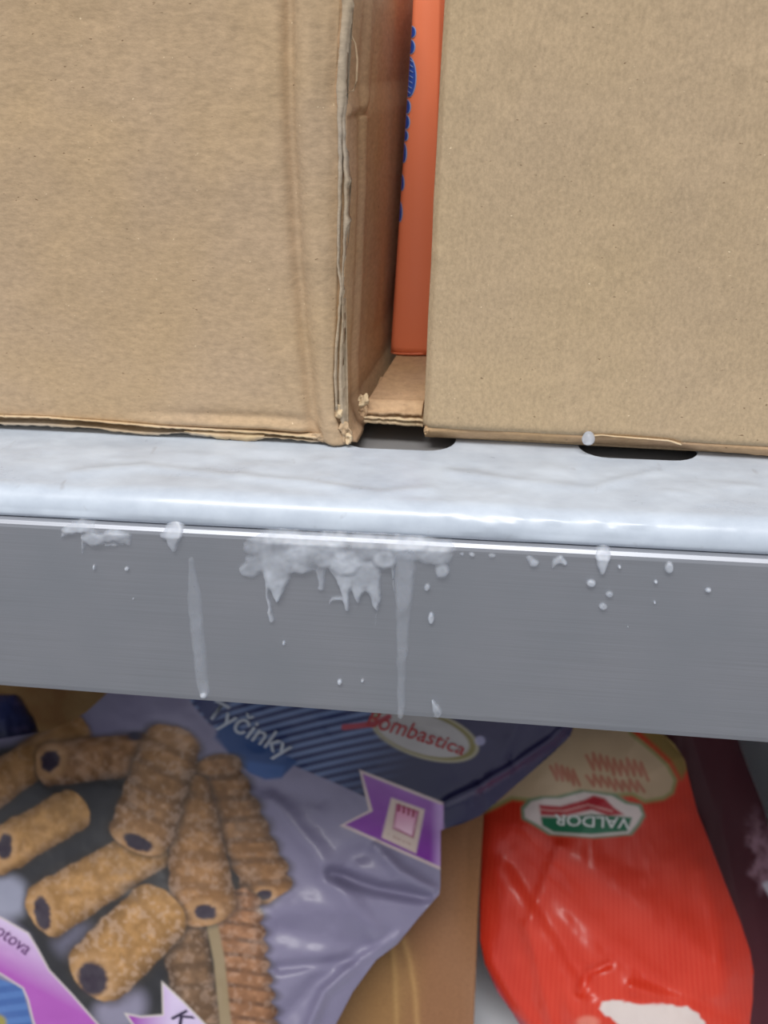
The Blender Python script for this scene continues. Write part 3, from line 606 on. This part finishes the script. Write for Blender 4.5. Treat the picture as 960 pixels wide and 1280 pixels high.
def paint_pouch(px, py):
    f = fbm(px/40, py/40, 2)
    C = np.ones(px.shape+(3,))*LN(126, 121, 147)+0.02*f[..., None]
    C = paintmix(C, sstep(40, 0, px-300)*0+ell(px, py, 120, 1090, 330, 260, 20, 0.3)*0.0, LN(150, 150, 165))
    # navy head with pale diagonal stripes
    navy = [(215, 820), (240, 880), (262, 905), (300, 935), (367, 957), (415, 977), (456, 996), (500, 1010), (556, 1045), (800, 1045), (800, 820)]
    mk = edge(px, py, navy, 1.5)
    v = py+0.26*(px-360)-0.0006*(px-360)**2*0.5
    st = sstep(-0.25, 0.25, np.sin(2*math.pi*v/10.6)); fade = (1-sstep(400, 545, px+0.8*(py-930)))
    base = LN(28, 30, 66)*(1-fade[..., None])+LN(24, 36, 86)*fade[..., None]
    base = base*(1-sstep(520, 620, px)[..., None])+LN(38, 34, 72)*sstep(520, 620, px)[..., None]
    c = base+(LN(104, 124, 164)-base)*(st*fade*0.8)[..., None]
    C = paintmix(C, mk, c)
    C = paintmix(C, edge(px, py, [(238, 870), (262, 905), (278, 893), (262, 868)], 2), LN(44, 52, 96))
    tab = [(273, 905), (269, 922), (290, 946), (312, 966), (332, 974), (352, 972), (362, 962), (372, 952), (330, 930), (290, 902)]
    C = paintmix(C, edge(px, py, tab, 2), LN(24, 62, 118)); C = paintmix(C, edge(px, py, [(300, 950), (312, 966), (332, 974), (352, 972), (356, 958)], 4)*0.6, LN(52, 92, 156))
    # oval emblem ground with olive border
    C = paintmix(C, ell(px, py, 531, 918, 70, 30, 17, 0.03), LN(150, 144, 122)); C = paintmix(C, ell(px, py, 531, 918, 66, 27, 17, 0.03), LN(116, 106, 52)); C = paintmix(C, ell(px, py, 528, 917.5, 61, 24.5, 17, 0.04), LN(160, 156, 156))
    C = paintmix(C, ell(px, py, 600, 926, 6.5, 6, 0, 0.2)*0.8, LN(150, 148, 180))
    # red swash of the emblem
    C = paintmix(C, 1-sstep(2.5, 4.5, segd(px, py, [(430, 909), (450, 907), (470, 904), (486, 896)])[0]), LN(150, 40, 60))
    # purple tag ribbon at the right edge
    rb = [(449, 962), (554, 1003), (554, 1089), (425, 1032), (461, 1013)]
    C = paintmix(C, edge(px, py, rb, 1), LN(196, 178, 176)); rb2 = [(453, 967), (554, 1007), (554, 1085), (431, 1031), (466, 1014)]
    g = np.clip((py-967-0.4*(px-453))/60, 0, 1)[..., None]; C = paintmix(C, edge(px, py, rb2, 1), LN(140, 84, 162)*(1-g)+LN(118, 30, 146)*g)
    C = paintmix(C, sstep(536, 551, px)*edge(px, py, rb2, 1)*0.55, LN(196, 170, 214))
    sq = [(489, 997), (531, 1012), (520, 1067), (477, 1047)]
    C = paintmix(C, edge(px, py, sq, 1.5), LN(200, 180, 170)); s2 = [(495, 1004), (524, 1014), (517, 1048), (491, 1036)]
    C = paintmix(C, edge(px, py, s2, 1.2), LN(150, 62, 104)); s3 = [(497, 1007), (521, 1016), (515, 1045), (493, 1034)]; gg = np.clip((py-1006)/34, 0, 1)[..., None]
    C = paintmix(C, edge(px, py, s3, 1), LN(196, 110, 150)*(1-gg)+LN(226, 186, 204)*gg)
    for k in range(4): C = paintmix(C, 1-sstep(1.2, 2.2, segd(px, py, [(499+k*6, 1006+k*2.4), (498.5+k*6, 1013+k*2.4)])[0]), LN(140, 36, 70))
    C = paintmix(C, (1-sstep(.8, 1.6, segd(px, py, [(486, 1043), (514, 1056)])[0]))*0.5*(vnoise(px/2, py/2, 3) > -.1), LN(150, 100, 90))
    # shadowed hollow between the rolls (printed)
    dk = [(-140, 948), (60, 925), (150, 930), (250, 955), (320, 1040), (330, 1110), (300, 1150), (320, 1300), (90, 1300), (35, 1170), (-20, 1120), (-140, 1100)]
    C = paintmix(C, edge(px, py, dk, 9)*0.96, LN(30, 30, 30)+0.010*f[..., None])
    C = paintmix(C, ell(px, py, 92, 1172, 26, 26, 0, 0.5)*0.7, LN(112, 110, 132)); C = paintmix(C, ell(px, py, 8, 1120, 30, 26, 30, .4)*.9, LN(150, 152, 172))
    C = paintmix(C, ell(px, py, 150, 1262, 34, 26, -30, .4)*.9, LN(140, 136, 158))
    T1 = (135, 97, 55); T2 = (151, 111, 61); T3 = (127, 88, 50)
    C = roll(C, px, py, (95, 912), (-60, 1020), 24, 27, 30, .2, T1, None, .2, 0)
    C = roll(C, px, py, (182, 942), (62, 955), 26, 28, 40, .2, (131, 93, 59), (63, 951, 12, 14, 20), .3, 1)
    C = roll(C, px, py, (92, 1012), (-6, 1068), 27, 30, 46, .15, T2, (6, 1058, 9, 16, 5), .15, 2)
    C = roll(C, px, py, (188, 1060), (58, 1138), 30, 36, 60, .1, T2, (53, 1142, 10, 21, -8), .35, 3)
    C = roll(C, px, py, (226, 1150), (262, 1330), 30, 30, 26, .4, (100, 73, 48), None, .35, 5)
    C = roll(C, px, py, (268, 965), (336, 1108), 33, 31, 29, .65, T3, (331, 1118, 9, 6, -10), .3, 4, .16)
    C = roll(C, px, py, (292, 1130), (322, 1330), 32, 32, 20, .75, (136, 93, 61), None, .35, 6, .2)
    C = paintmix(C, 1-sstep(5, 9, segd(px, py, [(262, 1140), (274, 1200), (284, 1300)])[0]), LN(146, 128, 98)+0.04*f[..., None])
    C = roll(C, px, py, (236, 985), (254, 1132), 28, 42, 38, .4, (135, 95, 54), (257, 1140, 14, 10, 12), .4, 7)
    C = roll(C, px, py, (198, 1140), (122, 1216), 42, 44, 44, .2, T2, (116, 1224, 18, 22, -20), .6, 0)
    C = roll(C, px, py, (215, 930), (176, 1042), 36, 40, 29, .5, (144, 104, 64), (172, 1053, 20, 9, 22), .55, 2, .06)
    C = paintmix(C, ell(px, py, 168, 920, 9, 6, 0, .3), LN(54, 50, 66))
    # purple ribbon low on the left, blue behind it
    C = paintmix(C, edge(px, py, [(-140, 1180), (-10, 1220), (28, 1234), (45, 1300), (-140, 1300)], 1), LN(60, 96, 160))
    C = paintmix(C, edge(px, py, [(-140, 1180), (-10, 1220), (28, 1234), (45, 1300), (-140, 1300)], 1)*sstep(-.2, .3, np.sin(py/2.6+px*.05))*.5, LN(90, 130, 190))
    C = paintmix(C, ell(px, py, -4, 1278, 12, 10, 0, .3), LN(150, 140, 70))
    r1 = [(-140, 1100), (-20, 1136), (5, 1148), (36, 1166), (48, 1186), (62, 1212), (92, 1244), (126, 1283), (150, 1310), (52, 1310), (40, 1275), (34, 1250), (28, 1236), (0, 1218), (-140, 1170)]
    C = paintmix(C, edge(px, py, r1, 1.2), LN(200, 190, 190)); m2 = sstep(1.2, 3, sdf(px, py, r1)); g = np.clip(((py-1150)-(px*0.55))/62, 0, 1)[..., None]
    C = paintmix(C, m2, LN(204, 184, 218)*(1-g)+LN(168, 84, 176)*g)
    r2 = [(155, 1266), (176, 1270), (203, 1268), (202, 1226), (230, 1252), (262, 1285), (275, 1310), (190, 1310), (168, 1285)]
    C = paintmix(C, edge(px, py, r2, 1.2), LN(204, 196, 190)); m2 = sstep(1.2, 3, sdf(px, py, r2)); g = np.clip((px-165)/50, 0, 1)[..., None]
    C = paintmix(C, m2, LN(150, 60, 165)*(1-g)+LN(206, 190, 222)*g)
    return np.clip(C, 0.003, 1)
Pp = Sp(x_g, y_g)
closed_sheet('pouch_film', Pp, -NP*0.014, M['bag'], pouch, paint_pouch(x_g, y_g), 0.05, 3)
def lettering(txt, Sfun, org, ang, size, mat, parent, shear=0.0, width=1.0, bold=0.0, name='lettering', off=0.0006, curve=0.0, wscale=None):
    cu = bpy.data.curves.new(name, 'FONT'); cu.body = txt; cu.size = size; cu.shear = shear; cu.offset = bold; cu.resolution_u = 3
    t = bpy.data.objects.new(name+'_tmp', cu); COL.objects.link(t)
    me = bpy.data.meshes.new_from_object(t.evaluated_get(bpy.context.evaluated_depsgraph_get())); bpy.data.objects.remove(t); bpy.data.curves.remove(cu)
    co = np.zeros(len(me.vertices)*3); me.vertices.foreach_get('co', co); co = co.reshape(-1, 3); x = co[:, 0]*width; y = co[:, 1]
    a = math.radians(ang)
    if wscale: y = y*(1+wscale*(x/max(x.max(), 1e-6)))
    y = y-curve*x*x
    px = org[0]+x*math.cos(a)+y*math.sin(a); py = org[1]+x*math.sin(a)-y*math.cos(a)
    V = Sfun(px, py, off); me.vertices.foreach_set('co', V.astype(np.float32).ravel()); me.materials.clear(); me.materials.append(mat); me.name = name; me.update()
    o = bpy.data.objects.new(name, me); COL.objects.link(o); o.parent = parent; return o
lettering('Tyčinky', Sp, (255, 894), 28, 36, M['ink_white'], pouch, 0.15, 0.98, 0.3)
lettering('Bombastica', Sp, (455, 907), 14, 34, M['ink_red'], pouch, 0.25, 0.82, 0.2, 'emblem_lettering', 0.0006, 0.0004, -0.35)
lettering('kotova', Sp, (-17, 1160), 35, 24, M['ink_purple'], pouch, 0.1, 0.9, 0.0)
lettering('K', Sp, (212, 1271), 45, 30, M['ink_ink'], pouch, 0.3, 1.0, 0.3)

# --- brown carton leaning behind the pouch
low = tag(empty('leaning_carton'), 'brown cardboard carton leaning behind the pastry pouch, beside the red bag', 'carton')
lc = bagplane(-0.030)
xlc = 250; xrc = lut([(860, 612), (1030, 604), (1130, 598), (1290, 592), (1420, 586)])
rows = np.arange(880, 1352, 5.0); U = np.linspace(0, 1, 120)[None, :]; y_g = rows[:, None]+0*U; x_g = xlc+(xrc(y_g)-xlc)*U
h = 0*x_g; C = np.ones(x_g.shape+(3,))*LN(140, 100, 70)+0.02*fbm(x_g/60, y_g/140, 2)[..., None]
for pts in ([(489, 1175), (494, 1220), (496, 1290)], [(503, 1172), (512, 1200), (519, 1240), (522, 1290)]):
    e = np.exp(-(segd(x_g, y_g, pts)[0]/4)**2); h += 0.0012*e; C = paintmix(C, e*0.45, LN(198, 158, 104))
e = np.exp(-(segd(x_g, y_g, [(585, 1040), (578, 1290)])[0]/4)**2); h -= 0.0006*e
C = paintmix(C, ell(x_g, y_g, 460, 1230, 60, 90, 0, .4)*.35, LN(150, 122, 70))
closed_sheet('carton_body', disp(lc(x_g, y_g), h), -NP*0.03, M['lowcard'], low, C)

# --- red bag
red = tag(empty('frozen_food_bag'), 'glossy orange-red plastic bag with an upside-down green and white emblem, at lower right', 'bag')
xlr = lut([(880, 660), (905, 645), (940, 622), (1000, 606), (1060, 602), (1130, 600), (1175, 600), (1205, 606), (1240, 622), (1265, 640), (1290, 655), (1330, 690), (1370, 740)])
xrr = lut([(880, 800), (905, 815), (930, 843), (950, 856), (985, 864), (1015, 872), (1050, 886), (1100, 905), (1150, 925), (1190, 938), (1215, 942), (1250, 941), (1290, 936), (1330, 915), (1370, 860)])
outl = [(xlr(y), y) for y in range(880, 1371, 25)]+[(xrr(y), y) for y in range(1370, 879, -25)]
def hr_(px, py):
    d, _ = segd(px, py, outl, True); d = d*1.0
    k = 1-np.exp(-d/9); h = 0.020*(1-np.exp(-d/55))
    for pts, a, w in (([(640, 1060), (690, 1110), (760, 1180), (830, 1235), (900, 1280)], -0.0035, 18), ([(660, 1040), (740, 1095), (840, 1165), (910, 1215)], 0.0038, 28), ([(620, 1090), (680, 1180), (720, 1270)], 0.0026, 19), ([(640, 1080), (700, 1170), (740, 1240)], -0.0021, 11),
                      ([(725, 1240), (735, 1215), (760, 1205)], -0.0019, 6), ([(610, 1200), (640, 1250), (670, 1290)], 0.0022, 9), ([(790, 1235), (850, 1250), (920, 1290)], 0.0021, 9), ([(880, 1090), (900, 1170), (905, 1240)], 0.0016, 14), ([(700, 1060), (660, 1160), (690, 1280)], 0.0016, 9)):
        h = h+a*np.exp(-(segd(px, py, pts)[0]/w)**2)*k
    return h+0.002*fbm(px/60, py/70, 3)*k+0.0005*fbm(px/18, py/40, 6)*k
rp = bagplane(-0.040)
def Sr(px, py, off=0.0): px = np.asarray(px, float); py = np.asarray(py, float); return disp(rp(px, py), hr_(px, py)+off)
def paint_red(px, py):
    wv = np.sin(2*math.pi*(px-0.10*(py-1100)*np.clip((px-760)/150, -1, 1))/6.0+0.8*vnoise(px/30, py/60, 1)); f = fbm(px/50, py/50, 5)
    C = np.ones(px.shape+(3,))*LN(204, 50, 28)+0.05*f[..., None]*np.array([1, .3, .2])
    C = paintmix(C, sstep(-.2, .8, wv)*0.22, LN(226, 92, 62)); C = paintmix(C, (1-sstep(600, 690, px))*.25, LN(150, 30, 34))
    lab = [(600, 870), (600, 1020), (640, 1000), (670, 1003), (700, 1000), (790, 995), (806, 1004), (830, 1000), (842, 992), (847, 975), (836, 955), (818, 938), (790, 915), (780, 870)]
    C = paintmix(C, edge(px, py, lab, 3), LN(150, 150, 96)); C = paintmix(C, sstep(3, 6, sdf(px, py, lab)), LN(196, 170, 138))
    C = paintmix(C, edge(px, py, [(815, 900), (850, 920), (860, 960), (852, 975), (838, 950), (800, 915)], 4)*.8, LN(122, 128, 66))
    # handwriting on the label, upside down: loops of red
    for (xx, yy, n, ax, ay, sl) in ((735, 952, 9, 8.5, 13, .16), (735, 975, 8, 9, 9, .14), (690, 965, 5, 7, 12, .2)):
        pts = [(xx+i*ax/2+(3 if i % 2 else -2), yy+sl*i*ax/2+(ay if i % 2 else -ay)*(0.6+0.4*((i*7) % 5)/5)) for i in range(n*2)]
        C = paintmix(C, (1-sstep(1.2, 2.6, segd(px, py, pts)[0]))*.6, LN(176, 66, 52))
    # emblem: white cloud shape with red ribbon and green band
    em = [(655, 1012), (664, 1002), (680, 998), (700, 998), (730, 990), (765, 995), (782, 1005), (798, 1008), (803, 1018), (796, 1030), (786, 1042), (740, 1046), (690, 1042), (668, 1028), (656, 1022)]
    C = paintmix(C, edge(px, py, [(x+(4 if x > 730 else -4), y+(2 if y > 1015 else -3)) for x, y in em], 2), LN(120, 142, 112)); C = paintmix(C, edge(px, py, em, 1.5), LN(222, 206, 200))
    C = paintmix(C, edge(px, py, [(674, 1006), (700, 1008), (730, 1000), (742, 994), (756, 998), (768, 1010), (780, 1018), (760, 1020), (740, 1012), (705, 1020), (676, 1019)], 2), LN(176, 36, 48))
    C = paintmix(C, (1-sstep(1.0, 2.0, segd(px, py, [(674, 1012), (705, 1014), (735, 1006), (765, 1014)])[0]))*.5, LN(226, 180, 170))
    C = paintmix(C, edge(px, py, [(676, 1021), (705, 1022), (740, 1018), (790, 1022), (784, 1039), (738, 1043), (692, 1040), (678, 1032)], 1.5), LN(36, 112, 78))
    # white frosting printed near the tied end
    wf = [(748, 1262), (752, 1254), (766, 1249), (780, 1252), (800, 1256), (835, 1256), (858, 1258), (874, 1268), (884, 1284), (862, 1300), (800, 1300), (776, 1282)]
    C = paintmix(C, edge(px+4*vnoise(px/6, py/6, 1), py+4*vnoise(px/6, py/6, 2), wf, 1.5), LN(220, 206, 200))
    C = paintmix(C, ell(px, py, 735, 1278, 14, 8, 0, .4)*.6, LN(230, 150, 130)); C = paintmix(C, edge(px, py, [(600, 1195), (640, 1262), (668, 1290), (650, 1300), (610, 1240)], 3)*.6, LN(120, 70, 90))
    return np.clip(C, 0.003, 1)
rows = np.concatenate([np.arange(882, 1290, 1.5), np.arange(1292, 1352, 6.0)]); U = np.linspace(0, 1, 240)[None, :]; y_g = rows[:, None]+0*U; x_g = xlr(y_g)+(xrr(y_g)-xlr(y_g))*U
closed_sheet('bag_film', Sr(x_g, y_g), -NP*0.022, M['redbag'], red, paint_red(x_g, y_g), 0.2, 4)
lettering('VALDOR', Sr, (787, 1023), 183, 19, M['ink_pale'], red, 0.0, 1.25, 0.3, 'emblem_lettering')

# --- maroon packet behind on the right
mar = tag(empty('maroon_packet'), 'dark maroon plastic packet squeezed between the red bag and the freezer wall', 'packet')
xlm = lut([(890, 800), (1000, 830), (1150, 880), (1290, 900), (1330, 930)]); xrm = lut([(890, 915), (935, 926), (980, 943), (1010, 955), (1060, 968), (1150, 974), (1250, 978), (1330, 980)])
mp_ = bagplane(-0.085); rows = np.arange(890, 1288, 3.0); U = np.linspace(0, 1, 90)[None, :]; y_g = rows[:, None]+0*U; x_g = xlm(y_g)+(xrm(y_g)-xlm(y_g))*U
d = np.minimum(x_g-xlm(y_g), xrm(y_g)-x_g); h = 0.012*(1-np.exp(-d/30))+0.002*fbm(x_g/40, y_g/110, 2)*(1-np.exp(-d/10))
C = np.ones(x_g.shape+(3,))*LN(84, 40, 48)+0.008*fbm(x_g/22, y_g/60, 1)[..., None]
C = paintmix(C, (ell(x_g+18*fbm(x_g/14, y_g/14, 2), y_g+20*fbm(x_g/16, y_g/16, 4), 956, 1072, 17, 46, -14, .5)*.8)*np.clip(.75+1.2*fbm(x_g/9, y_g/9, 6), 0, 1), LN(190, 150, 164))
C = paintmix(C, edge(x_g, y_g, [(952, 1104), (975, 1098), (985, 1160), (962, 1122)], 1.5), LN(224, 222, 232))
closed_sheet('packet_film', disp(mp_(x_g, y_g), h), -NP*0.012, M['maroon'], mar, np.clip(C, .003, 1), 0.1, 3)

# --- tall brown box standing at the back, blue packet at upper left
bk_ = tag(empty('cardboard_box'), 'dim brown cardboard box standing far under the shelf behind the leaning packages', 'box')
boxm('carton_body', (-0.44, 0.300, ZF+0.0005), (0.06, 0.42, -0.16), M['card_low'], bk_, 0.002)
boxm('tape_strip', (-0.18, 0.2990, ZF+0.02), (-0.12, 0.300, -0.162), M['card_inner'], bk_)
blu = tag(empty('blue_packet'), 'dark blue frozen packet at far left behind the pastry pouch', 'packet')
bpl = bagplane(-0.028); rows = np.arange(868, 1380, 3.0); U = np.linspace(0, 1, 60)[None, :]; xrb = lut([(868, 20), (885, 30), (895, 37), (905, 40), (1400, 40)]); y_g = rows[:, None]+0*U; x_g = -100+(xrb(y_g)+100)*U
d = np.minimum(xrb(y_g)-x_g, y_g-866); h = 0.012*(1-np.exp(-d/22))+0.002*fbm(x_g/20, y_g/20, 3)*(1-np.exp(-d/10))
C = np.ones(x_g.shape+(3,))*LN(46, 54, 104); C = paintmix(C, sstep(-.1, .4, fbm(x_g/24, y_g/12, 5))*.5, LN(104, 98, 150))
closed_sheet('packet_film', disp(bpl(x_g, y_g), h), -NP*0.012, M['bluewrap'], blu, C, 0.1, 3)
